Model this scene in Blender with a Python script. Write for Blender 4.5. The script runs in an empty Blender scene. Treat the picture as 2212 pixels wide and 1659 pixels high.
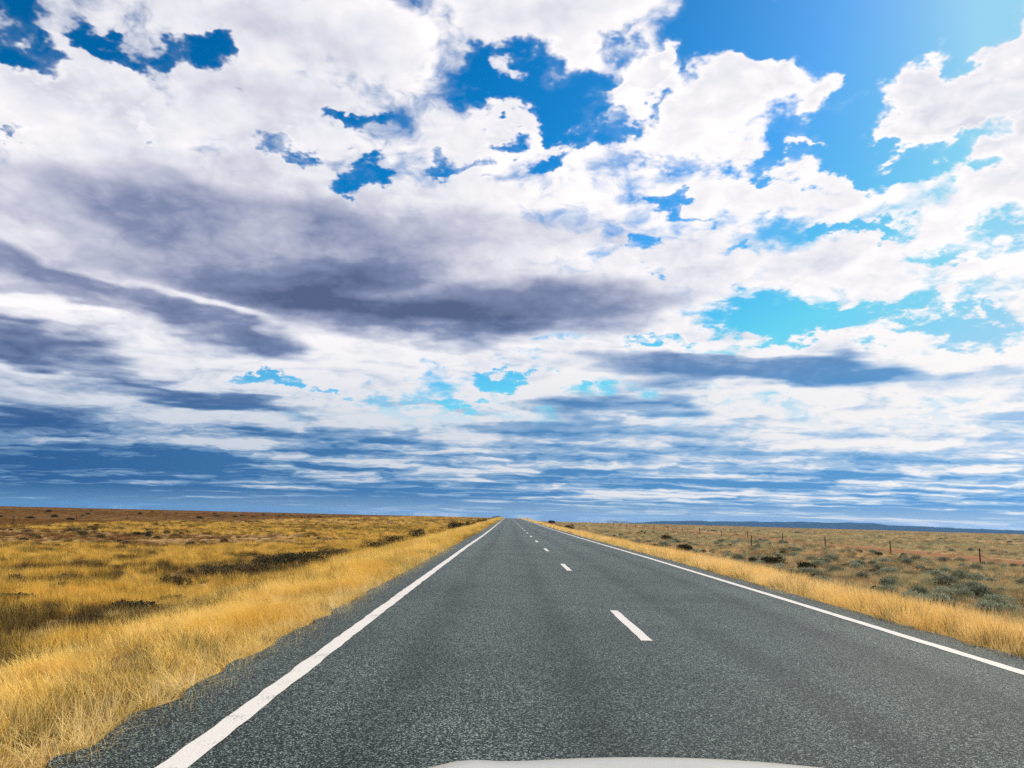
import bpy, math
from mathutils import Vector, Matrix, Euler

SC = bpy.context.scene
PI = math.pi
rad = math.radians

# ------------------------------------------------------------------ camera
CAM_H, PITCH, ROLL = 1.47, rad(9.67), rad(1.43)
FOCAL_PX = 769.0
cam_data = bpy.data.cameras.new('camera')
cam = bpy.data.objects.new('camera', cam_data)
SC.collection.objects.link(cam)
cam.matrix_world = Matrix.Translation((0, 0, CAM_H)) @ Matrix.Rotation(PI/2 + PITCH, 4, 'X') @ Matrix.Rotation(ROLL, 4, 'Z')
cam_data.sensor_width = 36.0
cam_data.lens = FOCAL_PX/1024*36.0
cam_data.clip_start = 0.05
cam_data.clip_end = 120000.0
SC.camera = cam

def view_ray(px, py):
    """direction through a point of the photograph (2212 x 1659 grid)"""
    u, v = (px*1024/2212 - 512)/FOCAL_PX, -(py*1024/2212 - 384)/FOCAL_PX
    c, s = math.cos(ROLL), math.sin(ROLL)
    u, v = c*u - s*v, s*u + c*v
    return Vector((u, math.cos(PITCH) - v*math.sin(PITCH), math.sin(PITCH) + v*math.cos(PITCH))).normalized()

def azel(px, py):
    d = view_ray(px, py)
    return math.degrees(math.atan2(d.x, d.y)), math.degrees(math.asin(d.z))

# ------------------------------------------------------------------ node helper
class Graph:
    def __init__(self, tree):
        self.t = tree
        tree.nodes.clear()
    def node(self, kind, **kw):
        n = self.t.nodes.new(kind)
        for k, v in kw.items():
            setattr(n, k, v)
        return n
    def put(self, sock, v):
        if isinstance(v, bpy.types.NodeSocket):
            self.t.links.new(v, sock)
        elif v is not None:
            if hasattr(sock.default_value, '__len__') and not hasattr(v, '__len__'):
                v = (v,)*len(sock.default_value)
            elif hasattr(v, '__len__') and len(v) == 3 and len(sock.default_value) == 4:
                v = tuple(v) + (1.0,)
            sock.default_value = v
    def math(self, op, a, b=None, c=None, clamp=False):
        n = self.node('ShaderNodeMath', operation=op, use_clamp=clamp)
        self.put(n.inputs[0], a); self.put(n.inputs[1], b) if b is not None else None
        if c is not None: self.put(n.inputs[2], c)
        return n.outputs[0]
    def add(self, a, b): return self.math('ADD', a, b)
    def sub(self, a, b): return self.math('SUBTRACT', a, b)
    def mul(self, a, b): return self.math('MULTIPLY', a, b)
    def madd(self, a, b, c): return self.math('MULTIPLY_ADD', a, b, c)
    def clamp(self, a): return self.math('ADD', a, 0.0, clamp=True)
    def vec(self, op, a, b=None, scale=None):
        n = self.node('ShaderNodeVectorMath', operation=op)
        self.put(n.inputs[0], a)
        if b is not None: self.put(n.inputs[1], b)
        if scale is not None: self.put(n.inputs['Scale'], scale)
        return n.outputs['Value'] if op in ('DOT_PRODUCT', 'LENGTH', 'DISTANCE') else n.outputs['Vector']
    def xyz(self, x, y, z=0.0):
        n = self.node('ShaderNodeCombineXYZ')
        for i, v in enumerate((x, y, z)): self.put(n.inputs[i], v)
        return n.outputs[0]
    def split(self, v):
        n = self.node('ShaderNodeSeparateXYZ'); self.put(n.inputs[0], v)
        return n.outputs
    def noise(self, v, scale=1.0, detail=4.0, rough=0.5, dist=0.0, dims='3D', lac=2.0, col=False):
        n = self.node('ShaderNodeTexNoise', noise_dimensions=dims)
        self.put(n.inputs['Vector'], v)
        n.inputs['Scale'].default_value = scale; n.inputs['Detail'].default_value = detail
        n.inputs['Roughness'].default_value = rough; n.inputs['Distortion'].default_value = dist
        n.inputs['Lacunarity'].default_value = lac
        return n.outputs['Color' if col else 'Fac']
    def voronoi(self, v, scale=1.0, feature='F1', detail=0.0, rough=0.5, dims='3D', out='Distance', rnd=1.0):
        n = self.node('ShaderNodeTexVoronoi', feature=feature, voronoi_dimensions=dims)
        self.put(n.inputs['Vector'], v)
        n.inputs['Scale'].default_value = scale
        n.inputs['Randomness'].default_value = rnd
        if 'Detail' in n.inputs:
            n.inputs['Detail'].default_value = detail; n.inputs['Roughness'].default_value = rough
        return n.outputs[out]
    def step(self, v, lo, hi, a=0.0, b=1.0, smooth=True):
        n = self.node('ShaderNodeMapRange', interpolation_type='SMOOTHSTEP' if smooth else 'LINEAR')
        n.clamp = True
        self.put(n.inputs['Value'], v); self.put(n.inputs['From Min'], lo); self.put(n.inputs['From Max'], hi)
        self.put(n.inputs['To Min'], a); self.put(n.inputs['To Max'], b)
        return n.outputs['Result']
    def mix(self, f, a, b, mode='MIX'):
        n = self.node('ShaderNodeMix', data_type='RGBA', blend_type=mode)
        self.put(n.inputs[0], f); self.put(n.inputs[6], a); self.put(n.inputs[7], b)
        return n.outputs[2]
    def ramp(self, v, stops, interp='LINEAR'):
        n = self.node('ShaderNodeValToRGB')
        cr = n.color_ramp; cr.interpolation = interp
        while len(cr.elements) < len(stops): cr.elements.new(0.5)
        for e, (p, c) in zip(cr.elements, stops):
            e.position = p
            e.color = (c if hasattr(c, '__len__') else (c, c, c)) + (1.0,)
        self.put(n.inputs[0], v)
        return n.outputs[0]

# ------------------------------------------------------------------ sky and clouds
SUN_AZ, SUN_EL = rad(55), rad(38)
sun_dir = Vector((math.sin(SUN_AZ)*math.cos(SUN_EL), math.cos(SUN_AZ)*math.cos(SUN_EL), math.sin(SUN_EL)))

def build_sky():
    w = bpy.data.worlds.new('World'); SC.world = w; w.use_nodes = True
    g = Graph(w.node_tree)
    D = g.node('ShaderNodeTexCoord').outputs['Generated']
    x, y, z = g.split(D)
    az = g.mul(g.math('ARCTAN2', x, y), 180/PI)
    el = g.mul(g.math('ARCSINE', z), 180/PI)
    zz = g.add(g.math('MAXIMUM', z, 0.0), 0.055)
    P = g.vec('SCALE', D, scale=g.math('DIVIDE', 1.0, zz))
    px_, py_, _ = g.split(P)
    P = g.xyz(px_, py_, 0.0)                       # a flat layer of cloud overhead
    A = g.xyz(az, el, 0.0)
    # heaped clouds have height, so their billows are less flattened than the layer itself
    Q = g.vec('SCALE', D, scale=g.math('DIVIDE', 1.0, g.add(g.math('MAXIMUM', z, 0.0), 0.30)))
    qx, qy, _ = g.split(Q)
    Q = g.xyz(qx, qy, 0.0)
    # ragged edges for the cloud masses
    wob = g.vec('SUBTRACT', g.noise(Q, 9.5, 4.0, 0.60, dims='2D', col=True), (0.5, 0.5, 0.5))
    elw = g.step(el, 0.0, 26.0, 0.12, 1.0, smooth=False)
    wob = g.vec('MULTIPLY', wob, g.xyz(8.5, g.mul(elw, 7.0), 0.0))
    A2 = g.vec('ADD', A, wob)

    def blobs(coord, items, base):
        acc = base
        for (cx, cy, rx, ry, rot, wt) in items:
            a0, e0 = azel(cx, cy)
            m = g.node('ShaderNodeMapping', vector_type='TEXTURE')
            g.put(m.inputs['Vector'], coord)
            m.inputs['Location'].default_value = (a0, e0, 0)
            m.inputs['Rotation'].default_value = (0, 0, rad(rot))
            k = 0.0345                                # degrees per grid pixel
            m.inputs['Scale'].default_value = (rx*k, ry*k, 1)
            s = g.node('ShaderNodeTexGradient', gradient_type='SPHERICAL')
            g.put(s.inputs[0], m.outputs[0])
            acc = g.add(g.step(s.outputs['Fac'], 0.0, 0.70, 0.0, wt), acc)
        return acc

    cover = blobs(A2, COVER, COVER_BASE)
    slow = g.vec('SUBTRACT', g.noise(g.vec('MULTIPLY', P, (0.8, 1.0, 1.0)), 1.6, 3.0, 0.5, dims='2D', col=True), (0.5, 0.5, 0.5))
    slow = g.vec('MULTIPLY', slow, g.xyz(11.0, g.mul(elw, 8.0), 0.0))
    dark = blobs(g.vec('ADD', g.vec('ADD', A, slow), g.vec('SCALE', wob, scale=0.15)), DARK, 0.0)

    # billowing detail of the cloud layer
    calm = g.step(dark, 0.05, 0.55, 1.0, 0.18)
    wq = g.vec('SUBTRACT', g.noise(Q, 11.0, 2.0, 0.5, dims='2D', col=True), (0.5,)*3)
    warp = g.vec('ADD', Q, g.vec('SCALE', wq, scale=0.055))
    n1 = g.noise(warp, 7.0, 10.0, 0.565, 0.0, dims='2D')
    s1 = g.noise(warp, 7.0, 4.0, 0.55, 0.0, dims='2D')
    off = g.vec('ADD', warp, (sun_dir.x*0.028, sun_dir.y*0.028, 0.0))
    s2 = g.noise(off, 7.0, 4.0, 0.55, 0.0, dims='2D')
    puff = g.sub(0.42, g.voronoi(warp, 19.0, 'F1', 2.5, 0.6, dims='2D'))
    rough = g.madd(puff, 0.42, g.mul(g.sub(n1, 0.5), 4.8))
    dens = g.madd(rough, calm, cover)
    alpha = g.madd(g.step(dens, -1.0, 0.5), 0.13, g.mul(g.step(dens, -0.33, 0.95), 0.87))
    # light and dark: thin edges bright, thick bellies grey, relief from the sun side
    relief = g.mul(g.mul(g.sub(s1, s2), 1.5), calm)
    lo_n = g.noise(g.vec('ADD', P, (7.3, 2.1, 0)), 1.7, 4.0, 0.5, 0.6, dims='2D')
    thick = g.step(dens, 0.6, 2.6)
    lum = g.madd(thick, -0.15, 0.99)
    lum = g.madd(g.math('MAXIMUM', dark, -0.12), -0.86, lum)
    lum = g.add(g.mul(g.sub(lo_n, 0.5), g.step(el, 4.0, 15.0, 1.5, 0.50)), lum)
    lum = g.add(lum, g.mul(relief, 0.45))
    lum = g.add(lum, g.mul(puff, 0.10))
    # rows of cloud receding low over the plain: lit tops, shaded bases
    SP = g.vec('ADD', g.vec('MULTIPLY', P, (0.72, 1.0, 1.0)), g.vec('SCALE', wq, scale=0.5))
    st = g.noise(SP, 1.35, 7.0, 0.60, 0.0, dims='2D')
    stb = g.noise(g.vec('SCALE', SP, scale=1.035), 1.35, 5.0, 0.58, 0.0, dims='2D')
    st2 = g.noise(g.vec('MULTIPLY', P, (0.5, 1.0, 1.0)), 0.5, 4.0, 0.55, 0.3, dims='2D')
    streak = g.madd(g.sub(st, 0.5), 2.3, g.mul(g.sub(st2, 0.5), 1.9))
    streak = g.add(streak, g.mul(g.sub(stb, st), 2.2))
    streak = g.add(streak, g.mul(g.sub(n1, 0.5), g.step(el, 1.5, 8.0, 0.35, 1.1)))
    azb = g.step(az, -30.0, 34.0, -0.12, 0.20, smooth=False)
    lo_b = g.noise(g.vec('SCALE', g.vec('ADD', P, (7.3, 2.1, 0)), scale=1.03), 1.7, 4.0, 0.5, 0.6, dims='2D')
    lum = g.add(lum, g.mul(g.sub(lo_b, lo_n), g.step(el, 6.0, 18.0, 1.2, 0.3)))
    low = g.step(el, 3.0, 8.5, 1.0, 0.0)
    lum_low = g.add(g.add(g.add(streak, azb), g.step(el, 0.5, 9.0, 0.24, 0.80, smooth=False)), g.mul(dark, -0.75))
    lum = g.add(g.mul(lum, g.sub(1.0, low)), g.mul(lum_low, low))
    lum = g.clamp(lum)

    high_col = g.ramp(lum, [(0.0, (0.095, 0.13, 0.25)), (0.3, (0.23, 0.275, 0.44)), (0.58, (0.56, 0.575, 0.70)), (0.80, (0.83, 0.83, 0.89)), (1.0, (1.04, 1.0, 1.01))])
    # seen through kilometres of air the far bellies turn blue
    ahead = g.step(az, -32.0, 34.0, 0.0, 1.0, smooth=False)
    far_dark = g.mix(ahead, (0.028, 0.115, 0.30), (0.12, 0.36, 0.70))
    far_light = g.mix(ahead, (0.50, 0.58, 0.70), (0.98, 0.95, 0.94))
    far_mid = g.mix(ahead, (0.13, 0.265, 0.47), (0.36, 0.57, 0.82))
    lcol = g.mix(g.step(lum, 0.18, 0.60), far_dark, far_mid)
    lcol = g.mix(g.step(lum, 0.5, 0.98), lcol, far_light)
    col = g.mix(g.step(g.madd(ahead, -5.0, el), 2.5, 14.0, 1.0, 0.0), high_col, lcol)

    # clear air
    sky = g.node('ShaderNodeTexSky', sky_type='NISHITA', sun_disc=False)
    sky.sun_elevation = SUN_EL; sky.sun_rotation = SUN_AZ
    sky.altitude = 0; sky.air_density = 1.0; sky.dust_density = 0.7; sky.ozone_density = 3.0
    hsv = g.node('ShaderNodeHueSaturation')
    hsv.inputs['Saturation'].default_value = SKY_SAT
    hsv.inputs['Value'].default_value = SKY_VAL
    hsv.inputs['Hue'].default_value = 0.477
    g.put(hsv.inputs['Color'], sky.outputs[0])
    gam = g.node('ShaderNodeGamma'); gam.inputs[1].default_value = SKY_GAM
    g.put(gam.inputs[0], hsv.outputs[0])
    clear = g.vec('MINIMUM', gam.outputs[0], (3.2, 6.6, 8.9))
    cloud = g.vec('SCALE', col, scale=1.0/SKY_STRENGTH)
    # towards the horizon the layer closes up
    alpha = g.math('MAXIMUM', alpha, g.mul(g.step(el, 5.5, 10.0, 1.0, 0.0), g.step(cover, -0.5, 0.3)))
    full = g.mix(alpha, clear, cloud)
    # pale band of dust at the very horizon
    band = g.mix(ahead, (0.16, 0.34, 0.52), (0.62, 0.72, 0.80))
    full = g.mix(g.step(el, 0.0, 1.6, 0.55, 0.0), full, g.vec('SCALE', band, scale=1.0/SKY_STRENGTH))
    bg = g.node('ShaderNodeBackground'); bg.inputs['Strength'].default_value = SKY_STRENGTH
    g.put(bg.inputs['Color'], full)
    out = g.node('ShaderNodeOutputWorld')
    g.t.links.new(bg.outputs[0], out.inputs['Surface'])
    w.cycles.sampling_method = 'MANUAL'; w.cycles.sample_map_resolution = 512

SKY_STRENGTH, SKY_SAT, SKY_VAL, SKY_GAM = 0.1, 1.50, 0.74, 1.45
COVER_BASE = 0.95
# grid x, grid y, half width, half height, tilt, weight
COVER = [
    # blue gaps
    (55, 105, 110, 46, -8, -2.0), (5, 5, 80, 40, 0, -1.6), (235, 92, 75, 32, -8, -1.7), (365, 105, 60, 32, 0, -1.2), (470, 135, 90, 40, -22, -2.0),
    (1100, 165, 170, 85, 12, -2.2), (1225, 230, 140, 85, 15, -2.1), (1270, 300, 75, 40, 10, -1.5), (1330, 110, 70, 46, 0, -1.0),
    (1600, 45, 230, 95, -8, -2.3), (1900, 60, 330, 130, -8, -2.3), (1850, 250, 110, 160, 0, -2.2), (2130, 40, 170, 90, 0, -1.6), (1510, 130, 60, 60, 40, -1.0),
    (1640, 350, 150, 42, 8, -1.9), (1860, 350, 200, 50, 0, -1.9), (2080, 335, 120, 40, 0, -1.4),
    (1690, 695, 200, 48, 0, -2.3), (1950, 695, 220, 52, -5, -2.0), (2120, 720, 110, 40, 0, -1.2), (1440, 735, 110, 18, -6, -1.3), (1640, 645, 90, 36, 0, -0.9),
    (755, 255, 75, 26, 0, -1.5), (605, 325, 75, 32, -20, -1.4), (785, 385, 80, 42, 0, -1.9),
    (1110, 310, 75, 35, 0, -1.7), (1195, 372, 75, 30, 20, -1.3), (1000, 350, 80, 28, -10, -1.2), (30, 298, 60, 26, 0, -1.4), (315, 268, 40, 28, 0, -1.2),
    (1490, 460, 65, 20, -8, -1.1), (1840, 497, 110, 20, -5, -1.4), (1385, 520, 30, 36, 50, -1.1), (2090, 540, 150, 26, -8, -1.3), (1420, 590, 60, 14, -10, -1.0), (1590, 520, 60, 16, 0, -0.8), (2190, 490, 60, 34, 0, -1.2),
    (600, 815, 100, 22, 0, -2.1), (1090, 825, 85, 24, 0, -1.9), (960, 878, 120, 14, 0, -1.5), (710, 852, 110, 9, 0, -1.6), (1255, 825, 30, 16, 0, -1.0),
    # clouds standing in the blue
    (1560, 195, 150, 105, 35, 2.0), (1450, 300, 120, 70, 0, 1.3), (1650, 180, 75, 80, 0, 0.9), (1430, 205, 70, 26, 42, -1.3), (1345, 265, 60, 40, 0, -0.9), (1700, 285, 80, 40, 0, -0.9), (1390, 150, 130, 36, 38, 2.1), (1775, 200, 60, 75, 55, 1.7),
    (2130, 190, 270, 120, -8, 2.4), (1105, 150, 50, 34, 0, 1.8), (1150, 290, 130, 40, -20, 1.2),
    (1700, 425, 420, 50, -3, 0.6), (1680, 575, 520, 60, 0, 0.55), (1200, 40, 380, 100, 0, 0.8), (2020, 672, 85, 26, 12, 1.6), (2100, 685, 60, 14, 15, 1.0), (1880, 700, 90, 18, 0, 1.0), (1880, 740, 200, 36, 0, 1.1),
    (2180, 390, 120, 46, 0, 0.9), (1880, 325, 40, 22, 60, 1.2), (1740, 320, 50, 18, 0, 1.2), (1900, 300, 60, 14, 15, 0.7),
    (500, 480, 900, 230, 0, 0.5), (700, 620, 800, 200, 0, 0.4), (300, 250, 520, 120, 0, 0.5), (150, 760, 800, 170, 0, 1.0), (1950, 810, 520, 60, 0, 0.9), (1350, 800, 300, 40, 0, 0.6), (700, 60, 420, 90, 0, 0.7), (150, 190, 200, 60, 0, 0.4), (620, 190, 300, 60, 0, 0.4), (330, 40, 200, 60, 0, 0.3), (1150, 760, 500, 40, 0, 0.5), (700, 780, 300, 40, 0, 0.4),
]
DARK = [
    # broad grey deck left of centre with its flat dark lens
    (330, 445, 380, 70, 0, 0.34), (150, 500, 330, 100, 0, 0.22), (620, 510, 520, 80, 3, 0.26), (1000, 505, 480, 85, 2, 0.26),
    (640, 585, 480, 75, 6, 0.36), (900, 635, 620, 125, 0, 0.52), (840, 690, 460, 55, 0, 0.36), (1230, 660, 460, 80, 4, 0.42), (560, 640, 320, 50, 0, 0.2),
    # dark bases stepping down to the left
    (110, 600, 330, 40, -6, 0.42), (50, 745, 280, 48, -3, 0.80), (260, 690, 260, 26, -8, 0.30), (500, 715, 230, 42, -6, 0.58), (350, 845, 250, 30, -5, 0.62), (40, 885, 170, 26, 0, 0.50), (520, 880, 240, 18, 0, 0.40), (720, 945, 280, 26, 0, 0.50), (200, 960, 300, 22, 0, 0.35),
    (1680, 805, 430, 42, -2, 0.78), (1420, 775, 150, 26, 0, 0.30), (1320, 872, 260, 40, 0, 0.75), (1230, 930, 340, 30, 0, 0.55), (2090, 905, 220, 20, 0, 0.45), (1600, 915, 220, 14, 0, 0.30),
    (400, 150, 900, 330, 0, 0.17), (330, 370, 400, 50, 0, 0.10), (1480, 560, 350, 60, 0, 0.06), (1150, 50, 200, 60, 0, 0.10), (700, 60, 420, 60, 0, 0.10),
    # lit ridges
    (960, 775, 460, 26, -2, -0.40), (150, 558, 220, 30, -12, -0.12), (260, 600, 520, 150, 0, 0.16), (420, 655, 240, 18, -10, -0.32), (120, 675, 260, 14, -6, -0.30), (560, 790, 200, 18, 0, -0.42), (180, 820, 260, 16, -4, -0.35), (1720, 750, 420, 26, 0, -0.45), (2060, 770, 260, 40, 0, -0.40), (1950, 900, 400, 40, 0, -0.30), (1000, 975, 320, 14, 0, -0.40),
    (1150, 855, 260, 22, 0, -0.35), (900, 905, 260, 20, 0, -0.30), (1850, 960, 420, 24, 0, -0.30), (1450, 945, 260, 14, 0, -0.30),
]
build_sky()

sun_data = bpy.data.lights.new('sun', 'SUN')
sun_data.energy = 4.7; sun_data.angle = rad(0.53); sun_data.color = (1.0, 0.93, 0.82)
sun = bpy.data.objects.new('sun', sun_data); SC.collection.objects.link(sun)
sun.rotation_euler = (-sun_dir).to_track_quat('-Z', 'Y').to_euler()
sun.location = sun_dir*200

SC.render.engine = 'CYCLES'
SC.view_settings.view_transform = 'Standard'
SC.view_settings.look = 'None'
SC.view_settings.exposure = 0.0
SC.view_settings.gamma = 1.0
SC.view_settings.use_curve_mapping = False

# ------------------------------------------------------------------ shared helpers
import numpy as np, random
RNG = np.random.default_rng(7)
random.seed(11)

def tag(o, label=None, cat=None, group=None, kind=None):
    if label: o['label'] = label
    if cat: o['category'] = cat
    if group: o['group'] = group
    if kind: o['kind'] = kind
    return o

def mesh_obj(name, verts, faces, mat, parent=None, smooth=False, link=True):
    me = bpy.data.meshes.new(name)
    me.from_pydata([tuple(v) for v in verts], [], [tuple(f) for f in faces])
    for m in (mat if isinstance(mat, (list, tuple)) else [mat]): me.materials.append(m)
    if smooth: me.polygons.foreach_set('use_smooth', [True]*len(me.polygons))
    me.update()
    o = bpy.data.objects.new(name, me)
    if link: SC.collection.objects.link(o)
    if parent: o.parent = parent
    return o

def empty(name, loc, rz=0.0):
    o = bpy.data.objects.new(name, None); SC.collection.objects.link(o)
    o.location = loc; o.rotation_euler.z = rz; o.empty_display_size = 0.3
    return o

def smooth01(t):
    t = np.clip(t, 0, 1); return t*t*(3 - 2*t)

def value_noise(x, y, seed=0):
    x = np.asarray(x, float); y = np.asarray(y, float)
    xi, yi = np.floor(x), np.floor(y); xf, yf = x - xi, y - yi
    def h(a, b):
        v = np.sin(a*127.1 + b*311.7 + seed*74.7)*43758.5453
        return v - np.floor(v)
    u, v = xf*xf*(3 - 2*xf), yf*yf*(3 - 2*yf)
    return (h(xi, yi)*(1-u) + h(xi+1, yi)*u)*(1-v) + (h(xi, yi+1)*(1-u) + h(xi+1, yi+1)*u)*v

def fbm(x, y, seed=0, oct=4):
    s, a, t = 0.0, 1.0, 0.0
    for k in range(oct):
        s = s + a*value_noise(x*2**k + 13.7*k, y*2**k - 5.1*k, seed + k); t += a; a *= 0.5
    return s/t

# ------------------------------------------------------------------ lie of the land
ROAD_X, SEAL = 1.68, 4.27
_ry = np.array([-300, 0, 30, 60, 110, 200, 320, 440, 600, 900, 2000, 6000, 16000], float)
_rz = np.array([0, 0, 0, -.10, -.13, -.10, -.02, -.28, -1.6, -5.5, -24, -90, -250], float)
def road_z(y):
    y = np.asarray(y, float)
    return (np.interp(y - 12, _ry, _rz) + np.interp(y, _ry, _rz)*2 + np.interp(y + 12, _ry, _rz))/4

def land_z(x, y):
    x = np.asarray(x, float); y = np.asarray(y, float)
    r = np.sqrt(x*x + y*y)
    near = road_z(y)
    d = np.abs(x - ROAD_X) - SEAL
    f = smooth01(d/6.5)
    right = x > ROAD_X
    plain = np.where(right, np.interp(r, [0, 300, 380, 520, 900, 2000, 6000, 16000], [-1.0, -1.15, -1.3, -2.5, -8, -30, -100, -270]),
                     np.interp(r, [0, 150, 450, 600, 900, 2000, 6000, 16000], [-1.0, -1.0, -0.70, -1.05, -5, -24, -90, -250]))
    roll = (fbm(x/28, y/28, 3, 3) - 0.5)*0.35*smooth01((d - 4)/14)
    z = near*(1 - f) + plain*f + roll
    return np.where(d < 0.02, near - 0.16, z - 0.05*smooth01(d/0.4) - 0.05)

def axis(lim, first, grow):
    a, s = [0.0], first
    while a[-1] < lim:
        a.append(a[-1] + s); s *= grow
    return np.array(a)

# ------------------------------------------------------------------ materials
def material(name):
    m = bpy.data.materials.new(name); m.use_nodes = True
    g = Graph(m.node_tree)
    out = g.node('ShaderNodeOutputMaterial')
    return m, g, out

def principled(g, out, col, rough=0.8, spec=0.3, normal=None, metal=0.0):
    b = g.node('ShaderNodeBsdfPrincipled')
    g.put(b.inputs['Base Color'], col); g.put(b.inputs['Roughness'], rough)
    g.put(b.inputs['Specular IOR Level'], spec); g.put(b.inputs['Metallic'], metal)
    if normal is not None: g.put(b.inputs['Normal'], normal)
    g.t.links.new(b.outputs[0], out.inputs['Surface'])
    return b

def bump(g, h, strength=0.5, dist=0.01):
    b = g.node('ShaderNodeBump'); b.inputs['Strength'].default_value = strength; b.inputs['Distance'].default_value = dist
    g.put(b.inputs['Height'], h); return b.outputs[0]

def pos(g): return g.node('ShaderNodeNewGeometry').outputs['Position']

def mat_ground():
    m, g, out = material('dry_plain_soil')
    p = pos(g); x, y, z = g.split(p)
    ax = g.math('ABSOLUTE', g.sub(x, ROAD_X))
    big = g.noise(p, 0.06, 4, 0.6); mid = g.noise(p, 0.7, 5, 0.65); fine = g.noise(p, 9.0, 6, 0.7)
    soil = g.mix(g.step(mid, 0.35, 0.65), (0.115, 0.052, 0.022), (0.26, 0.135, 0.055))
    straw = g.mix(fine, (0.30, 0.19, 0.065), (0.56, 0.37, 0.14))
    litter = g.step(g.add(g.mul(fine, 0.6), g.mul(mid, 0.6)), 0.42, 0.75)
    col = g.mix(g.mul(litter, 0.8), soil, straw)
    # graded red earth along the fences
    edge = g.mul(g.sub(g.noise(p, 0.25, 4, 0.6), 0.5), 3.0)
    xr = g.add(x, edge)
    track = g.mul(g.step(xr, 35.0, 36.2), g.step(xr, 40.5, 42.5, 1.0, 0.0))
    ltrack = g.mul(g.step(xr, -64.0, -57.0, 0.0, 1.0), g.step(xr, -56.4, -55.2, 1.0, 0.0))
    red = g.mix(fine, (0.15, 0.058, 0.018), (0.27, 0.12, 0.042))
    col = g.mix(g.mul(track, g.step(mid, 0.25, 0.5, 0.55, 1.0)), col, red)
    brown = g.mix(g.step(g.noise(p, 0.35, 5, 0.65), 0.35, 0.65), (0.07, 0.036, 0.008), (0.18, 0.095, 0.019))
    col = g.mix(g.step(xr, -56.5, -55.0, 1.0, 0.0), col, brown)
    col = g.mix(g.mul(ltrack, 0.6), col, g.mix(fine, (0.16, 0.065, 0.02), (0.24, 0.105, 0.035)))
    h = g.add(g.mul(fine, 0.5), mid)
    principled(g, out, col, 0.95, 0.1, bump(g, h, 0.7, 0.08))
    return m

def mat_asphalt():
    m, g, out = material('chip_seal_asphalt')
    p = pos(g); x, y, z = g.split(p)
    p2 = g.xyz(x, y, 0.0)
    cell = g.split(g.voronoi(p2, 135.0, 'F1', dims='2D', out='Color'))[0]
    cell2 = g.split(g.voronoi(p2, 88.0, 'F1', dims='2D', out='Color'))[1]
    d = g.voronoi(p2, 135.0, 'F1', dims='2D', out='Distance')
    n = g.noise(p2, 30.0, 4, 0.75, dims='2D'); big = g.noise(p2, 0.45, 6, 0.62, dims='2D')
    lanes = g.noise(g.xyz(g.mul(x, 1.0), g.mul(y, 0.03), 0.0), 1.1, 3, 0.5, dims='2D')
    v = g.add(g.add(g.mul(g.math('POWER', cell, 1.6), 0.62), g.mul(cell2, 0.22)), g.mul(n, 0.56))
    stone = g.ramp(v, [(0.30, (0.002, 0.0036, 0.0031)), (0.57, (0.0066, 0.0140, 0.0116)), (0.77, (0.030, 0.050, 0.043)), (1.0, (0.32, 0.38, 0.35))])
    tone = g.add(g.mul(g.sub(big, 0.5), 0.8), g.mul(g.sub(lanes, 0.5), 0.5))
    # tyre-polished tracks in each lane
    xl = g.math('ABSOLUTE', g.sub(g.math('ABSOLUTE', g.sub(x, ROAD_X)), 1.78))
    wheel = g.step(g.math('ABSOLUTE', g.sub(xl, 0.78)), 0.0, 0.42, 1.0, 0.0)
    tone = g.add(tone, g.mul(wheel, -0.24))
    col = g.vec('SCALE', stone, scale=g.add(tone, 1.0))
    # darker polished wheel tracks and an oily middle to each lane
    h = g.add(g.mul(d, -1.2), g.mul(cell, 0.7))
    rough = g.madd(cell2, 0.22, 0.36)
    principled(g, out, col, rough, 0.09, bump(g, h, 0.85, 0.005))
    return m

def mat_paint():
    m, g, out = material('worn_road_paint')
    p = pos(g); x, y, z = g.split(p); p2 = g.xyz(x, y, 0.0)
    n = g.noise(p2, 55.0, 4, 0.7, dims='2D'); b = g.noise(p2, 3.0, 4, 0.6, dims='2D')
    wear = g.step(g.add(n, g.mul(g.sub(b, 0.5), 0.55)), 0.55, 0.72)
    c = g.mix(b, (0.50, 0.475, 0.44), (0.64, 0.615, 0.575))
    c = g.mix(g.mul(wear, 0.75), c, (0.10, 0.11, 0.105))
    principled(g, out, c, 0.6, 0.3, bump(g, n, 0.5, 0.004))
    return m

def mat_blade(name, trans=0.35, rough=0.75):
    """grass and leaf surface; the tint of each plant is stored on the plant"""
    m, g, out = material(name)
    a = g.node('ShaderNodeAttribute', attribute_type='INSTANCER', attribute_name='tint')
    p = g.node('ShaderNodeTexCoord').outputs['Object']
    n = g.noise(p, 14.0, 2, 0.6)
    c = g.vec('SCALE', a.outputs['Color'], scale=g.step(n, 0.25, 0.75, 0.72, 1.28, smooth=False))
    d = g.node('ShaderNodeBsdfPrincipled')
    g.put(d.inputs['Base Color'], c); d.inputs['Roughness'].default_value = rough; d.inputs['Specular IOR Level'].default_value = 0.25
    t = g.node('ShaderNodeBsdfTranslucent'); g.put(t.inputs['Color'], c)
    mx = g.node('ShaderNodeMixShader'); mx.inputs[0].default_value = trans
    g.t.links.new(d.outputs[0], mx.inputs[1]); g.t.links.new(t.outputs[0], mx.inputs[2]); g.t.links.new(mx.outputs[0], out.inputs['Surface'])
    return m

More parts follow.
